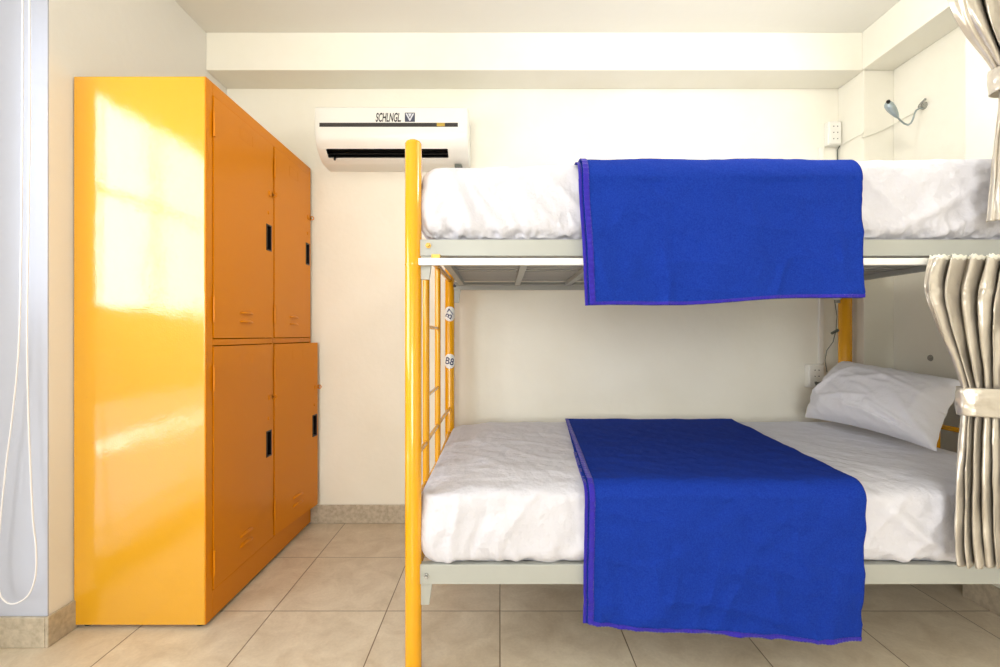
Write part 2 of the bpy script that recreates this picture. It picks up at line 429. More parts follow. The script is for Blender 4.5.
# ------------------------------------------------------------------ bunk bed
BXL, BXR, BY0, BY1 = -0.2475, 1.700, 1.343, 2.315
bed = empty('bunk_bed', ((BXL+BXR)/2, (BY0+BY1)/2, 0), 'yellow and grey metal bunk bed standing along the back wall', 'bunk bed')
r = 0.0235
def post(x, y, rr=r, h=1.524):
    p = MB().tube([(x, y, 0.0), (x, y, h-0.006)], rr, 28, round_end=True)
    return p.build('post', M_tube, bed, angle=50)
post(BXL, BY0); pbl = post(BXL, BY1); post(BXR, BY0); post(BXR, BY1, 0.029)
b = MB().tube([(BXL, BY0, 1.172), (BXL, BY0, 1.175)], r+0.0008, 28).build('post_joint', M_tube, bed)
# long rails: box section with an inner ledge
def rail(y, z0, z1, t, side):
    b = MB().box(BXL+0.020, BXR-0.020, y-0.011, y+0.011, z0, z1)
    ya, yb = (y+0.010, y+0.040) if side > 0 else (y-0.040, y-0.010)
    b.box(BXL+0.03, BXR-0.03, ya, yb, z1-0.016, z1-0.012)
    return b.build('side_rail', M_grey, bed, bevel=0.002)
rail(BY0, 1.197, 1.244, 0, 1); rail(BY1, 1.195, 1.232, 0, -1)
rail(BY0, 0.266, 0.322, 0, 1); rail(BY1, 0.266, 0.322, 0, -1)
# hooked brackets at the rail ends
for y in (BY0, BY1):
    for z, hb in ((1.197, 0.066), (0.267, 0.062)):
        for x, sx in ((BXL+0.022, 1), (BXR-0.022, -1)):
            q = MB().hexa([(x, y-0.006, z-hb), (x+sx*0.024, y-0.006, z-hb), (x+sx*0.024, y+0.006, z-hb), (x, y+0.006, z-hb),
                       (x, y-0.006, z+0.01), (x+sx*0.034, y-0.006, z+0.01), (x+sx*0.034, y+0.006, z+0.01), (x, y+0.006, z+0.01)])
            q.build('bracket', M_grey, bed, bevel=0.001)
for (x, z, m_) in ((P(429, 0, BY0).x, 1.226, M_brass), (P(427, 0, BY0).x, 0.290, M_steel)):
    q = MB().tube([(x, BY0-0.010, z), (x, BY0-0.015, z)], [0.0085, 0.0085], 6)
    q.tube([(x, BY0-0.014, z), (x, BY0-0.020, z)], [0.005, 0.004], 12)
    q.build('bolt', m_, bed)
q = MB().tube([(-0.222, BY1-0.010, 1.214), (-0.222, BY1-0.016, 1.214)], 0.008, 10); q.build('bolt', M_black, bed)
# end rails
for zb, zt in ((1.250, 1.284), (0.270, 0.305)):
    MB().box(BXR-0.016, BXR+0.016, BY0+0.02, BY1-0.02, zb, zt).build('end_rail', M_grey, bed, bevel=0.002)
MB().tube([(BXL, BY0+0.01, 1.244), (BXL, BY1-0.01, 1.244)], 0.0125, 14).build('end_rail', M_tube, bed)
MB().tube([(BXL, BY0+0.01, 0.285), (BXL, BY1-0.01, 0.285)], 0.0125, 14).build('end_rail', M_tube, bed)
# platforms: cross bars and long thin slats
for z in (1.226, 0.298):
    xs = [-0.185, 0.084, 0.33, 0.58, 0.83, 1.08, 1.33, 1.60]
    for x in xs: MB().box(x-0.012, x+0.012, BY0+0.012, BY1-0.012, z-0.012, z+0.006).build('cross_bar', M_grey, bed)
    for k in range(13):
        y = BY0+0.075+k*(BY1-BY0-0.15)/12
        MB().box(-0.20, 1.66, y-0.020, y+0.020, z+0.0065, z+0.0105).build('slat', M_slat, bed)
# foot frame (left): two uprights, rungs between them, cross tubes
for y in (1.575, 1.87):
    MB().tube([(BXL, y, 0.285), (BXL, y, 1.244)], 0.0115, 14).build('upright', M_tube, bed)
for z in (1.000, 0.767):
    MB().tube([(BXL, 1.575, z), (BXL, 1.87, z)], 0.0065, 10).build('rung', M_tube, bed)
for z, sag in ((0.615, 0.0), (0.50, -0.03), (0.395, -0.02)):
    pts = [(BXL, BY0+(BY1-BY0)*t, z+sag*math.sin(math.pi*t)) for t in [k/16 for k in range(17)]]
    MB().tube(pts, 0.0075, 12).build('cross_tube', M_tube, bed)
# upper foot frame & head frames
for x in (BXL, BXR):
    MB().tube([(x, BY0, 1.40), (x, BY1, 1.40)], 0.010, 12).build('cross_tube', M_tube, bed)
for z in (0.40, 0.52, 0.62):
    MB().tube([(BXR, BY0, z), (BXR, BY1, z)], 0.010, 12).build('cross_tube', M_tube, bed)
for y in (1.60, 1.83, 2.06):
    MB().tube([(BXR, y, 0.285), (BXR, y, 0.62)], 0.0115, 12).build('upright', M_tube, bed)
# curtain track under the upper rail
TY = 1.318
b = MB().box(P(419, 0, TY).x, 1.72, TY-0.009, TY+0.009, 1.1685, 1.1875)
b.build('curtain_track', M_track, bed, bevel=0.0015)
for x in (-0.18, 0.4, 1.0, 1.5):
    MB().box(x-0.012, x+0.012, TY-0.003, BY0-0.005, 1.186, 1.199).build('track_clip', M_brass, bed)
# stickers
def sticker(zc, txt, ang, name, lab):
    rr = r+0.0006; R0 = 0.0355
    def wrap(u, v, off=0.0):   # u along the girth, v up
        # face toward the camera (slightly to the left as in the photo)
        a = math.atan2(0-BY1, 0-BXL)+u/rr
        return (BXL+(rr+off)*math.cos(a), BY1+(rr+off)*math.sin(a), zc+v)
    q = MB(); vs = [wrap(0, 0)]; fs = []; K = 28; RN = 8
    for j in range(1, RN+1):
        for k in range(K):
            t = 2*math.pi*k/K; vs.append(wrap(R0*j/RN*math.cos(t), R0*j/RN*math.sin(t)))
    for k in range(K): fs.append((0, 1+k, 1+(k+1) % K))
    for j in range(RN-1):
        for k in range(K):
            k2 = (k+1) % K; fs.append((1+j*K+k, 1+j*K+k2, 1+(j+1)*K+k2, 1+(j+1)*K+k))
    q.add(vs, fs); st = q.build(name, M_sticker, pbl); st['label'] = lab
    tv, tf = text_mesh(txt, 0.034, stretch=0.95, offset=0.012)
    c_, s_ = math.cos(ang), math.sin(ang)
    # subdivide by splitting through bmesh for wrapping
    bm = bmesh.new(); vv = [bm.verts.new((x, y, 0)) for x, y in tv]
    for f in tf:
        try: bm.faces.new([vv[i] for i in f])
        except ValueError: pass
    for k in range(-6, 7):
        bmesh.ops.bisect_plane(bm, geom=bm.verts[:]+bm.edges[:]+bm.faces[:], plane_co=(k*0.004, 0, 0), plane_no=(1, 0, 0))
    bm.verts.index_update()
    q = MB(); q.add([wrap(v.co.x*c_-v.co.y*s_, v.co.x*s_+v.co.y*c_, 0.0007) for v in bm.verts], [[v.index for v in f.verts] for f in bm.faces])
    bm.free()
    q.build('number', M_navy, st)
sticker(1.076, 'B7', math.radians(62), 'sticker', 'round white sticker reading B7')
sticker(0.845, 'B8', math.radians(-14), 'sticker', 'round white sticker reading B8')

# ------------------------------------------------------------------ mattresses
def rounded_box(x0, x1, y0, y1, z0, z1, rad, step, disp):
    hx, hy, hz = (x1-x0)/2, (y1-y0)/2, (z1-z0)/2; c = Vector(((x0+x1)/2, (y0+y1)/2, (z0+z1)/2))
    bm = bmesh.new(); cache = {}
    n = [max(2, round(2*h/step)) for h in (hx, hy, hz)]
    def vert(i, j, k):
        key = (i, j, k)
        if key in cache: return cache[key]
        p = Vector((-hx+2*hx*i/n[0], -hy+2*hy*j/n[1], -hz+2*hz*k/n[2]))
        q = Vector([max(-h+rad, min(h-rad, a)) for a, h in zip(p, (hx, hy, hz))])
        d = p-q
        # spread samples around the rounding
        nrm = d.normalized() if d.length > 1e-9 else Vector((0, 0, 1))
        w = q+nrm*rad
        v = bm.verts.new(disp(w+c, nrm)); cache[key] = v; return v
    for a in range(3):
        u, w = (a+1) % 3, (a+2) % 3
        for side in (0, n[a]):
            for i in range(n[u]):
                for j in range(n[w]):
                    def idx(ii, jj):
                        t = [0, 0, 0]; t[a] = side; t[u] = ii; t[w] = jj; return vert(*t)
                    bm.faces.new([idx(i, j), idx(i+1, j), idx(i+1, j+1), idx(i, j+1)])
    bm.verts.index_update()
    mb = MB(); mb.add([v.co.copy() for v in bm.verts], [[v.index for v in f.verts] for f in bm.faces]); bm.free()
    return mb

def crease(x, z, cx, cz, ang, ln, w):
    """signed soft ridge along a line"""
    ca, sa = math.cos(ang), math.sin(ang); dx, dz = x-cx, z-cz
    a = dx*ca+dz*sa; b_ = -dx*sa+dz*ca
    return math.exp(-(b_/w)**2)*max(0, 1-(a/ln)**2) if abs(a) < ln else 0.0

# upper
UZ0, UZ1 = 1.240, 1.462
def disp_u(p, nrm):
    x, y, z = p; q = p.copy()
    t = (z-UZ0)/(UZ1-UZ0)
    side = max(0, -nrm.y)+max(0, -nrm.x)+max(0, nrm.x)
    lowg = (1-sst(0.0, 0.55, t))
    a = 0
    if side > 0.0:
        a += 0.011*lowg*(ridge(x*26+z*8, y*26, 3.1)-0.5)*(0.5+0.5*sst(0.9, -0.1, x)+0.35*sst(1.1,1.3,x))+0.007*(1-sst(0.05, 0.40+0.2*noise.noise(Vector((x*9, 2, 2))), t))*(ridge(x*48+z*10, y*48, 8.1)-0.5)
        a += 0.010*(1-abs(t-0.45)*1.2)*(ridge(x*9+z*7.5, z*3+5, 7.0)**2-0.3)
        a += 0.0035*fbm(x*14, z*18, 2.2)
        for cx, cz, an, ln, w_, am in ((-0.10, 1.34, -1.15, 0.12, 0.012, 0.010), (-0.04, 1.33, -1.0, 0.11, 0.010, 0.008), (0.02, 1.30, -0.95, 0.09, 0.009, -0.007),
                                       (0.45, 1.32, -0.5, 0.2, 0.02, 0.006), (1.2, 1.31, 0.45, 0.2, 0.015, 0.009), (1.33, 1.30, 0.5, 0.2, 0.014, 0.009), (1.42, 1.33, 0.6, 0.2, 0.013, 0.008)):
            a += am*crease(x, z, cx, cz, an, ln, w_)
        a += 0.008*math.sin(math.pi*min(1, max(0, t)))
        a -= 0.012*(1-sst(0, 0.22, t))
        a *= sst(0.0, 0.9, side)
    a += 0.002*fbm(x*6, y*6, z*6)
    q += nrm*a
    q.z += sst(0.3, 1.0, t)*(0.010+0.020*(x-0.3)/1.4+0.003*fbm(x*5, y*5, 9))
    q.z -= 0.004*sst(0.15, -0.22, x)*sst(1.38, 1.47, z)
    if z < UZ0+0.06 and nrm.z > -0.7: q.z += 0.004*fbm(x*30, 0, 5)
    q.z = max(q.z, 1.2375)
    return q
UB = rounded_box(-0.226, 1.662, 1.338, 2.292, UZ0, UZ1, 0.045, 0.0065, disp_u)
tag(UB.build('mattress', M_sheet, origin=(0.73, 1.82, UZ0), angle=80), 'mattress in a wrinkled white fitted sheet on the upper bunk', 'mattress')
# lower
LZ0_, LZ1_ = 0.312, 0.556
def disp_l(p, nrm):
    x, y, z = p; q = p.copy(); t = (z-LZ0_)/(LZ1_-LZ0_); a = 0
    side = max(0, -nrm.y)+max(0, -nrm.x)+max(0, nrm.x)
    if side > 0.0:
        lowg = (1-sst(0.0, 0.35, t))
        a += 0.009*lowg*(ridge(x*20+z*6, y*20, 13.1)-0.5)
        a += 0.008*(ridge(x*7-z*6, z*3+5, 17.0)**2-0.3)+0.003*fbm(x*12, z*15, 12.2)
        for cx, cz, an, ln, w_, am in ((1.16, 0.43, -0.75, 0.16, 0.020, 0.013), (1.23, 0.38, -0.55, 0.13, 0.010, 0.008), (0.02, 0.44, 0.35, 0.2, 0.03, 0.005),
                                       (-0.13, 0.42, 1.4, 0.12, 0.014, 0.010), (-0.07, 0.40, 1.2, 0.1, 0.012, -0.007), (1.10, 0.36, -0.2, 0.15, 0.012, 0.006)):
            a += am*crease(x, z, cx, cz, an, ln, w_)
        a += 0.010*math.sin(math.pi*min(1, max(0, t)))
        a -= 0.010*(1-sst(0, 0.15, t))
        a *= sst(0.0, 0.9, side)
    if nrm.z > 0:
        a += nrm.z*0.002*fbm(x*3, y*3, 4)+nrm.z*0.004*(ridge(x*5+y*4, y*2-x*3, 3)**3)
    q += nrm*a
    if nrm.z > 0: q.z -= nrm.z*0.018*sst(1.50, 1.33, y)
    if nrm.z > 0: q.z -= nrm.z*0.020*sst(-0.02, -0.22, x)*sst(0.5, 0.56, z)
    if z < LZ0_+0.06 and nrm.z > -0.7: q.z += 0.004*fbm(x*18, 0, 15)
    q.z = max(q.z, 0.3095)
    return q
LB = rounded_box(-0.226, 1.655, 1.332, 2.292, LZ0_, LZ1_, 0.050, 0.008, disp_l)
tag(LB.build('mattress', M_sheet, origin=(0.73, 1.82, LZ0_), angle=80), 'mattress in a white fitted sheet on the lower bunk', 'mattress')

# ------------------------------------------------------------------ blankets
def blanket(name_label, xl_f, xr_f, ztop_f, ytop_pts, hem_w, yfront, zbl, zbr, xbl, xbr, xback_l, xback_r, yback, rad, seed, zback=None, under=0.0):
    """outer surface. v: 0 at the hem in front, 1 at the far end on top"""
    def surf(u, v, off=0.0, lift=0.0):
        zb = zbl+(zbr-zbl)*u + under
        zt = ztop_f
        Lf = (zt-rad)-zb; La = rad*math.pi/2; Lt = yback-(yfront+rad); L = Lf+La+Lt
        sdist = v*L
        if sdist < Lf:
            z = zb+sdist; y = yfront; n_ = Vector((0, -1, 0)); k = sdist/Lf
            x = (xbl+(xbr-xbl)*u)*(1-k)+(xl_f+(xr_f-xl_f)*u)*k
        elif sdist < Lf+La:
            a = (sdist-Lf)/rad; z = zt-rad+rad*math.sin(a); y = yfront+rad-rad*math.cos(a)
            n_ = Vector((0, -math.cos(a), math.sin(a))); k = 1; x = xl_f+(xr_f-xl_f)*u
        else:
            d = sdist-Lf-La; k2 = d/Lt; z = zt+(zback-zt)*k2 if zback else zt; y = yfront+rad+d; n_ = Vector((0, 0, 1))
            x = (xl_f+(xr_f-xl_f)*u)*(1-k2)+(xback_l+(xback_r-xback_l)*u)*k2
        p = Vector((x, y, z))
        hang = sst(0.9, 0.1, sdist/Lf) if sdist < Lf else 0
        a = 0.011*hang*math.sin(u*13+seed)*(0.6+0.4*math.sin(u*5+seed*2))
        a += 0.006*hang*fbm(x*7, z*3, seed)
        if sdist < Lf: a += 0.0080*(ridge(x*3+z*2, z*9+x*2, seed)**4)*(0.5+0.4*hang)+0.006*(ridge(x*9+z*4, z*6-x*4, seed+5)**3)*(0.3+hang)+0.004*fbm(x*14, z*14, seed+1)
        else: a += 0.0035+0.003*fbm(x*8, y*8, seed+3)
        p += n_*(max(a, -0.012)+off+0.004)
        if sdist < 0.2 : p.z += 0.004*math.sin(u*9+seed)*(1-sdist/0.2)
        return p
    return surf
# upper blanket
UBk = dict(xl_f=P(584, 0, 1.30).x, xr_f=P(861, 0, 1.30).x, ztop_f=1.473, ytop_pts=None, hem_w=0.016, yfront=1.300, zbl=1.052, zbr=1.079,
           xbl=P(591, 0, 1.29).x, xbr=P(863, 0, 1.285).x, xback_l=0.235, xback_r=1.03, yback=1.95, rad=0.07, seed=1.3, zback=1.486)
def make_blanket(cfg, label, name='blanket', dx=-0.012, dz=0.006):
    surf = blanket(None, **cfg)
    cfg2 = dict(cfg); cfg2['yfront'] = cfg['yfront']+0.006; cfg2['rad'] = cfg['rad']
    org = surf(0.5, 0.95)
    b = MB().grid(surf, 110, 150)
    ob = b.build(name, M_blue, origin=org, solid=0.004, angle=80)
    tag(ob, label, 'blanket')
    # folded under layer, showing a little past the left edge and the bottom
    def under(u, v):
        p = surf(u, v, off=-0.0075)
        p.x += dx*(1-u)*sst(1, 0.4, v)-0.004*0; p.z += -dz*0.3*(1-v) if v < 0.1 else 0
        return p
    un = MB().grid(lambda u, v: under(u, v), 70, 110).build('folded_layer', M_blue, ob, solid=0.002, angle=80)
    # violet overlocked hem along left edge and bottom, and the right edge is a fold
    w = 0.014
    h = MB()
    h.grid(lambda u, v: surf(-0.004+u*w/0.79*1.15, v*1.0, off=0.0022+0.0010*math.sin(v*420)), 4, 300)
    h.grid(lambda u, v: surf(u, v*0.0085-0.001, off=0.0024+0.0008*math.sin(u*500)), 260, 3)
    hm = h.build('hem', M_hem, ob, solid=0.001, angle=80); hm['label'] = 'violet stitched hem'
    h = MB().grid(lambda u, v: under(-0.004+u*0.012, v*0.55)-Vector((0, 0.0016, 0)), 3, 160)
    h2 = h.build('hem', M_hem, un, solid=0.001, angle=80)
    return ob
make_blanket(UBk, 'royal blue fleece blanket folded over the edge of the upper mattress')
LBk = dict(xl_f=P(589, 0, 1.32).x, xr_f=P(860, 0, 1.32).x, ztop_f=0.5585, ytop_pts=None, hem_w=0.016, yfront=1.303, zbl=0.172, zbr=0.122,
           xbl=P(590, 0, 1.29).x, xbr=P(866, 0, 1.29).x, xback_l=P(566, 0, 2.25).x, xback_r=P(733, 0, 2.25).x, yback=2.262, rad=0.042, seed=4.1, zback=0.562)
make_blanket(LBk, 'royal blue fleece blanket spread across the lower mattress and hanging down its front')

# ------------------------------------------------------------------ pillow
A, B_, C_, D_ = Vector((1.475, 2.275, 0.575)), Vector((1.50, 1.615, 0.572)), Vector((1.665, 1.675, 0.805)), Vector((1.660, 2.255, 0.845))
PCR = [(0.62, -0.62, 2.5, 0.55, 0.06, 0.014), (0.80, -0.40, 2.0, 0.5, 0.05, 0.012), (0.35, -0.72, 2.9, 0.5, 0.05, 0.012), (0.70, -0.75, 2.8, 0.3, 0.05, -0.012),
       (-0.5, 0.1, 1.1, 0.7, 0.07, 0.010), (-0.75, -0.3, 0.9, 0.4, 0.05, 0.010), (0.1, 0.3, 0.5, 0.6, 0.06, 0.008), (0.55, 0.35, -0.4, 0.5, 0.05, 0.009),
       (-0.2, -0.4, 0.3, 0.6, 0.05, 0.007), (0.85, 0.1, 1.5, 0.5, 0.05, 0.010)]
def pil(sign):
    def fn(u, v):
        U, V = 2*u-1, 2*v-1
        # pull the edges in between the corners
        eu = 1-0.05*(1-V*V)*0; 
        uu = 0.5+(u-0.5)*(1-0.045*math.cos(V*math.pi/2)*0); vv = v
        p = (A*(1-uu)+B_*uu)*(1-vv)+(D_*(1-uu)+C_*uu)*vv
        n_ = (B_-A).cross(D_-A).normalized()
        if n_.x > 0: n_ = -n_
        inx = (1-abs(U)**2.6); inz = (1-abs(V)**2.4)
        th = max(0, inx*inz)**0.45
        ins = 0.022*((1-abs(V)**2)*(abs(U)**3)*(-1 if U > 0 else 1))
        p += (B_-A).normalized()*ins
        ins2 = 0.018*((1-abs(U)**2)*(abs(V)**3)*(-1 if V > 0 else 1))
        p += (D_-A).normalized()*ins2
        wr = 0.007*(ridge(U*1.6+V*2.2, V*1.5-U*0.8, 5)**3)*th+0.003*fbm(U*3, V*3, 3+sign)
        edge = sst(0.75, 1.0, max(abs(U), abs(V)))
        wr += 0.007*edge*math.sin(U*23+V*19)*(1-edge*0.7)
        for cu, cv, an, ln, w_, am in PCR: wr += am*crease(U, V, cu, cv, an, ln, w_)
        t = 0.125 if sign > 0 else 0.02
        p += n_*sign*(t*th)+n_*wr*(1 if th > 0.02 else 0.5)
        base = 0.567
        if p.z < base: p.z = base+0.2*(p.z-base)*0
        p.x = min(p.x, 1.672)
        return p
    return fn
b = MB().grid(pil(1), 80, 50); b.grid(pil(-1), 80, 50)
tag(b.build('pillow', M_pillow, origin=(1.5, 1.95, 0.565), weld=True, angle=80), 'plump white pillow leaning at the head of the lower bunk', 'pillow')

# ------------------------------------------------------------------ curtains
def curtain(rows, D0, nf, seed, label, tie, hem=True):
    """rows: (ypx, xl, xr, amp, phase)"""
    y0, y1 = rows[0][0], rows[-1][0]
    def pos(u, v):
        yp = y0+(y1-y0)*v
        xl, xr, amp, ph = interp(rows, yp)
        # soft fold pattern, sharper crests
        th = 2*math.pi*(nf*u+ph+0.45*noise.noise(Vector((u*4.2, v*0.9, seed)))+0.12*noise.noise(Vector((u*9, v*4, seed+3))))
        f = 1.7*abs(math.sin(th/2))**0.8-0.85+0.22*math.sin(th*1.7+3*noise.noise(Vector((u*3, v*2.5, seed+6))))+0.30*noise.noise(Vector((u*14, v*5, seed+9)))
        edge = sst(0, 0.05, u)
        gath = amp
        z = H-(yp-HY)*D0/F
        y = D0-gath*(f*edge*0.5+0.55)+0.006*noise.noise(Vector((u*20, v*9, seed+4)))
        # round bundle : sides set back
        y += 0.010*math.exp(-((yp-rows[0][0]-34)/9)**2)*noise.noise(Vector((u*17, v*30, seed+12)))
        y += 0.030*(abs(2*u-1)**2)*(1-amp/0.05)
        xx = xl+(xr-xl)*u
        x = (xx-500)*y/F + 0.35*gath*math.cos(th)*edge*0.6
        x += 0.003*noise.noise(Vector((u*9, v*12, seed+8)))
        return Vector((x, y, z))
    org = pos(0.5, 0)
    b = MB().grid(pos, 240, 150)
    ob = b.build('curtain', M_satin, origin=org, solid=0.0015, angle=80)
    tag(ob, label, 'curtain')
    # sewn hem ribbon on the free edge
    # tie band
    ty0, ty1, tl, tr, dp, tilt = tie
    def band(u, v):
        a = 2*math.pi*u; yp = ty0+(ty1-ty0)*v+tilt*(math.cos(a))
        cx = ((tl+tr)/2-500)*D0/F; hw = (tr-tl)/2*D0/F
        bul = 1+0.03*noise.noise(Vector((math.cos(a)*3, math.sin(a)*3, v*4+seed)))+0.03*math.sin(v*math.pi)
        return Vector((cx+hw*math.cos(a)*bul, D0-0.005-dp*math.sin(a)*bul, H-(yp-HY)*D0/F))
    t = MB().grid(band, 96, 14).build('tieback', M_satin, ob, solid=0.002, angle=80)
    return ob, pos
rows = [(259, 929, 1090, 0.030, 0.00), (272, 926, 1088, 0.036, 0.02), (286, 923, 1086, 0.042, 0.05), (300, 926, 1080, 0.050, 0.10), (320, 934, 1070, 0.050, 0.14), (340, 943, 1060, 0.046, 0.17),
        (365, 954, 1048, 0.038, 0.20), (385, 961, 1040, 0.028, 0.22), (400, 962, 1038, 0.024, 0.22), (418, 960, 1038, 0.026, 0.22), (440, 958, 1042, 0.034, 0.24),
        (480, 956, 1046, 0.040, 0.26), (530, 954, 1050, 0.042, 0.28), (556, 956, 1052, 0.042, 0.28), (561, 957, 1052, 0.042, 0.28)]
def smooth_rows(rows, n=60):
    ys = [rows[0][0]+(rows[-1][0]-rows[0][0])*k/n for k in range(n+1)]
    raw = [interp(rows, y) for y in ys]
    for _ in range(2):
        raw = [raw[0]]+[tuple((raw[i-1][k]+2*raw[i][k]+raw[i+1][k])/4 for k in range(4)) for i in range(1, n)]+[raw[-1]]
    return [(y, *r_) for y, r_ in zip(ys, raw)]
cl, clpos = curtain(smooth_rows(rows), 1.292, 9, 2.0, 'champagne satin curtain hanging beside the lower bunk, tied back', (388, 416, 957, 1044, 0.044, 1.5))
# heading tape and hooks
b = MB().grid(lambda u, v: clpos(u, 0)+Vector((0, -0.002, -0.004+0.012*(1-v)+0.002*math.sin(u*300))), 300, 3)
b.build('heading_tape', M_lining, cl, solid=0.001)
rows = [(-148, 915, 1092, 0.045, 0.0), (-100, 926, 1092, 0.045, 0.02), (-50, 936, 1092, 0.045, 0.04), (0, 945, 1090, 0.045, 0.06), (22, 953, 1086, 0.045, 0.09), (42, 967, 1078, 0.040, 0.14),
        (58, 983, 1068, 0.032, 0.18), (70, 992, 1060, 0.026, 0.2), (85, 999, 1058, 0.024, 0.2), (100, 999, 1062, 0.03, 0.2), (125, 996, 1066, 0.034, 0.22), (170, 991, 1072, 0.04, 0.24),
        (216, 987, 1076, 0.042, 0.25), (224, 986, 1076, 0.042, 0.25)]
cu_, cupos = curtain(smooth_rows(rows, 80), 1.285, 4, 9.0, 'champagne satin curtain hanging beside the upper bunk, tied back', (66, 90, 990, 1066, 0.045, -4))
b = MB().box(1.10, 1.70, 1.270, 1.296, 2.290, 2.312)
for x in (1.2, 1.6): b.tube([(x, 1.283, 2.31), (x, 1.283, ZC)], 0.006, 8)
tag(b.build('curtain_rail', M_track, origin=(1.4, 1.283, 2.43), bevel=0.001), 'white curtain rail fixed under the ceiling above the bunk', 'curtain rail')

# ------------------------------------------------------------------ wall fittings
def outlet(cx, cz, w_, h_, label, rows_, ywall=YB, extra=False):
    o = empty('power_outlet', (cx, ywall, cz-h_/2), label, 'power outlet', 'white wall sockets beside the bunk')
    MB().box(cx-w_/2, cx+w_/2, ywall-0.032, ywall, cz-h_/2, cz+h_/2).build('back_box', M_white, o, bevel=0.004)
    MB().box(cx-w_/2+0.004, cx+w_/2-0.004, ywall-0.038, ywall-0.030, cz-h_/2+0.004, cz+h_/2-0.004).build('face_plate', M_white, o, bevel=0.003)
    for k in range(rows_):
        z = cz+(k-(rows_-1)/2)*h_*0.26
        for dx in (-0.010, 0.010):
            MB().tube([(cx+dx, ywall-0.0375, z), (cx+dx, ywall-0.0388, z)], 0.0028, 10).build('socket_hole', M_dark, o)
    return o
o1 = outlet(1.712, 2.006, 0.068, 0.122, 'white power outlet on the back wall above the upper mattress', 3)
o2 = outlet(P(814, 0, 2.42).x, H-(376-HY)/195.0, 0.082, 0.118, 'white power outlet on the back wall behind the lower bunk pillow', 3)
cx = P(814, 0, 2.42).x
b = MB().tube([(cx-0.004, YB-0.040, H-(383-HY)/195), (cx-0.004, YB-0.052, H-(383-HY)/195), (cx+0.014, YB-0.058, H-(381.5-HY)/195)], [0.009, 0.008, 0.004], 10)
tag(b.build('plug', M_grcable, origin=(cx, YB-0.04, 0.74)), 'small grey plug in the lower power outlet', 'plug')
xc = P(821, 0, 2.425).x
b = MB().box(xc-0.011, xc+0.011, YB-0.016, YB, H-(364-HY)/194, 1.94)
tag(b.build('cable_trunking', M_white, origin=(xc, YB, 0.83), bevel=0.002), 'white vertical cable trunking on the back wall between the outlets', 'cable trunking')
# thin grey cable under upper outlet
b = MB().tube([(1.745, YB-0.02, 1.945), (1.744, YB-0.006, 1.93), (1.744, YB-0.006, 1.48), (1.738, YB-0.006, 1.25)], 0.0028, 8)
tag(b.build('cable', M_grcable, origin=(1.744, YB, 1.5)), 'thin grey cable running down from the upper power outlet', 'cable')
# cream cable from the outlet to the reading lamp
pts = [Vector((1.742, YB-0.03, 1.943)), Vector((1.747, YBM-0.006, 1.945))]
pa, pb = P(862, 138, YBM-0.006), P(893, 125, YBM-0.006); pb.x = min(pb.x, XR-0.006)
pts += [pa, (pa+pb)/2+Vector((0, 0, -0.004)), pb, P(905, 117, 2.19), P(915, 112.5, 2.14)]
for p in pts[5:]: p.x = XR-0.006
tag(MB().tube(pts, 0.0022, 8).build('cable', M_lining, origin=(1.8, YBM, 1.95)), 'thin cream cable slanting from the upper outlet to the reading lamp', 'cable')
# reading lamp
rl = empty('reading_lamp', (XR, 2.10, 1.99), 'small silver gooseneck reading lamp on the right wall above the upper bunk', 'lamp')
q = MB().tube([(XR, 2.10, 1.997), (XR-0.018, 2.10, 1.997)], [0.017, 0.013], 18)
q.build('wall_mount', M_steel, rl)
q = MB().tube([(XR-0.014, 2.10, 1.985), (XR-0.026, 2.085, 2.0), (XR-0.02, 2.07, 2.015)], [0.006, 0.007, 0.005], 10); q.build('joint', M_steel, rl)
arm_px = [(923, 108), (919, 108.5), (916, 110.5), (914.5, 114), (913, 119), (911, 123), (908, 125), (904, 123.5), (900, 120), (897, 116.5)]
arm = [P(px, py, 2.095-0.006*i) for i, (px, py) in enumerate(arm_px)]
arm[0].x = XR-0.012
MB().tube(arm, 0.0036, 10).build('gooseneck', M_lamp, rl)
e0 = P(898, 117.5, 2.045); e1 = P(886.5, 102.0, 2.05)
d = e1-e0; ks = [0, 0.12, 0.3, 0.55, 0.8, 0.93, 1.0]; rr_ = [0.005, 0.009, 0.013, 0.017, 0.017, 0.013, 0.005]
hd = MB().tube([e0+d*k for k in ks], rr_, 18).build('lamp_head', M_lamp, rl, angle=60)
MB().tube([e1+Vector((-0.006, -0.016, -0.006)), e1+Vector((-0.008, -0.020, -0.010))], [0.008, 0.007], 12).build('switch_button', M_black, hd)
# wall plug (small round mark) on the right wall
q = MB().tube([(XR, 2.07, 0.872), (XR-0.004, 2.07, 0.872)], [0.014, 0.012], 16).tube([(XR-0.003, 2.07, 0.872), (XR-0.008, 2.07, 0.872)], [0.005, 0.004], 10)
tag(q.build('screw_cap', M_cap, origin=(XR, 2.07, 0.872)), 'small round grey screw cap on the right wall above the pillow', 'screw cap')
# clip lamp at the right rear post: round fitting and its hanging cord
lp = empty('clip_light', P(838.5, 296, 2.27), 'small round clip light on the rear post under the upper bunk', 'lamp')
c0 = P(838.5, 295.5, 2.262)
MB().tube([c0+Vector((0, 0.024, 0.0)), c0, c0+Vector((0, -0.006, 0))], [0.020, 0.021, 0.017], 18).build('bezel', M_lining, lp)
MB().tube([c0+Vector((0, -0.004, 0)), c0+Vector((0, -0.008, 0))], [0.009, 0.007], 14).build('lens', M_dark, lp)
pts = [P(834.5, 300, 2.30), P(837, 316, 2.285), P(836, 330, 2.285), P(833, 342, 2.30), P(827, 350, 2.34), P(825, 360, 2.36), P(827, 372, 2.37)]
cb = MB().tube(pts, 0.0018, 6)
cb.tube([P(831.5, 333.5, 2.285), P(838, 330, 2.285)], [0.006, 0.008], 8)
cb.build('cord', M_grcable, lp)
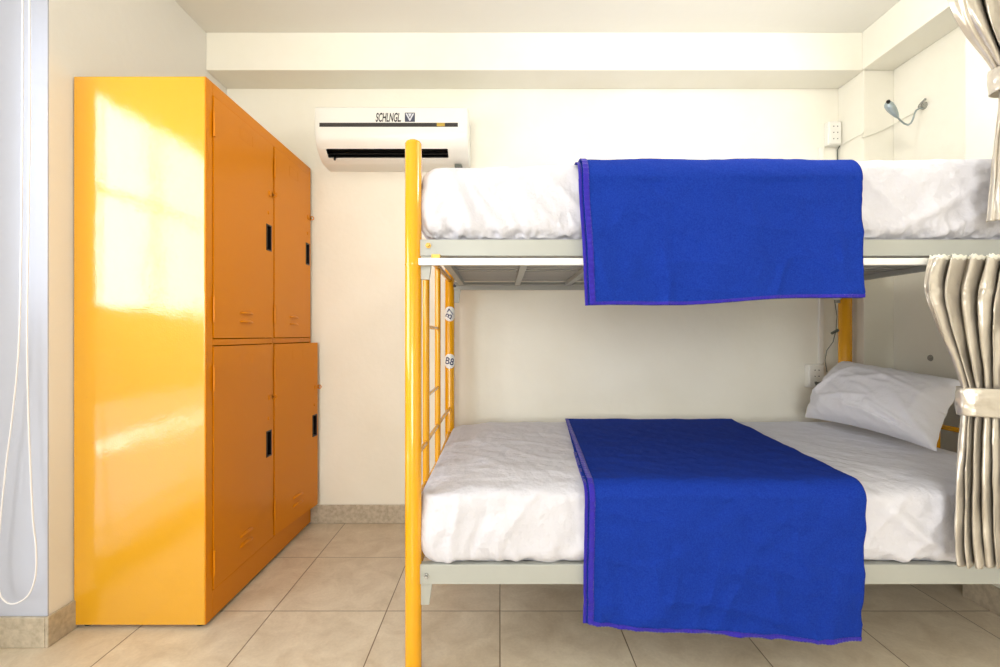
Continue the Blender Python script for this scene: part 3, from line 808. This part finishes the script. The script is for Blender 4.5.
# blind cord at the left
def spline(ps, n=10):
    out = []
    for i in range(len(ps)-1):
        p0 = ps[max(i-1, 0)]; p1 = ps[i]; p2 = ps[i+1]; p3 = ps[min(i+2, len(ps)-1)]
        for k in range(n):
            t = k/n
            out.append(0.5*((2*p1)+(p2-p0)*t+(2*p0-5*p1+4*p2-p3)*t*t+(3*p1-p0-3*p2+p3)*t**3))
    return out+[ps[-1]]
L_ = [(23, -120), (22.5, 80), (21.5, 220), (19, 340), (13, 410), (6, 465), (0.5, 520), (-3, 560), (-1, 590), (6, 602), (17, 603), (29, 594), (35.5, 575), (36, 548), (33, 520), (30.5, 470), (28, 400), (27, 320), (28.5, 220), (30, 80), (28, -120)]
pts = spline([P(a, c, 1.425) for a, c in L_], 8)
tag(MB().tube(pts, 0.0023, 8).build('blind_cord', M_cord, origin=pts[0]), 'white looped blind pull cord hanging by the left wall corner', 'cord')
# head rail that the cord hangs from (roller blind over the recess window)
rb = empty('roller_blind', (XA+0.06, 0.8, 2.40), 'white roller blind rolled up at the top of the left recess window', 'blind')
MB().tube([(XA+0.055, WY0, 2.385), (XA+0.055, 1.42, 2.385)], 0.032, 20).build('roll', M_lining, rb)
MB().box(XA+0.0, XA+0.10, 1.42, 1.432, 2.34, 2.43).build('bracket', M_white, rb)

# ------------------------------------------------------------------ light
def area(name, loc, rot, sx, sy, power, col, spread=180):
    l = bpy.data.lights.new(name, 'AREA'); l.shape = 'RECTANGLE'; l.size = sx; l.size_y = sy; l.energy = power; l.color = col; l.spread = math.radians(spread)
    o = bpy.data.objects.new(name, l); COL.objects.link(o); o.location = loc; o.rotation_euler = rot
    return o
LX = XA-0.25
ry = (0, -math.pi/2, 0)       # area -Z -> +X
rot_px = (math.pi/2, 0, -math.pi/2)   # faces +X
area('daylight_window_upper', (LX, 0.62, 1.56), rot_px, 1.6, 1.0, 27, (0.93, 0.965, 1.0), 160)
area('daylight_window_lower', (LX-0.01, 0.62, 0.40), rot_px, 1.6, 0.66, 1.2, (1.0, 0.90, 0.74))
area('daylight_balcony_edge', (LX, 0.62, 0.465), rot_px, 1.6, 0.05, 0.9, (1.0, 0.98, 0.92))
area('rear_fill_light', ((BX0+BX1)/2, YF-0.14, (BZ0+BZ1)/2), (math.pi/2, 0, 0), BX1-BX0-0.02, BZ1-BZ0-0.02, 102, (1.0, 0.985, 0.95))  # fill added behind the viewer to brighten the front faces
cl_ = empty('added_fill_lamp', (0.95, 1.33, ZC), 'unseen ceiling lamp base added above the bunk bed for fill light', 'ceiling lamp')  # added out of view to brighten the upper walls and ceiling
MB().tube([(0.95, 1.33, ZC), (0.95, 1.33, ZC-0.03)], 0.10, 24).build('base', M_white, cl_)
pl = bpy.data.lights.new('added_fill_lamp_light', 'POINT'); pl.energy = 14.5; pl.color = (1.0, 0.97, 0.90); pl.shadow_soft_size = 0.10  # light of the added lamp over the bunk
po = bpy.data.objects.new('added_fill_lamp_light', pl); COL.objects.link(po); po.location = (0.95, 1.33, ZC-0.16)
W = bpy.data.worlds.new('sky'); SC.world = W; W.use_nodes = True
W.node_tree.nodes['Background'].inputs[0].default_value = (0.8, 0.9, 1, 1); W.node_tree.nodes['Background'].inputs[1].default_value = 1.0

# ------------------------------------------------------------------ camera
cam = bpy.data.cameras.new('camera'); co = bpy.data.objects.new('camera', cam); COL.objects.link(co)
cam.sensor_width = 36; cam.lens = F/1000*36; cam.shift_y = 0.0015; cam.clip_start = 0.02
co.location = (0, 0, H); co.rotation_euler = (math.pi/2, 0, 0)
SC.camera = co
SC.view_settings.view_transform = 'Standard'; SC.view_settings.look = 'None'
SC.view_settings.gamma = 1; SC.view_settings.use_curve_mapping = False
SC.view_settings.exposure = 0.18
for o in bpy.data.objects:
    if '_o' in o: del o['_o']
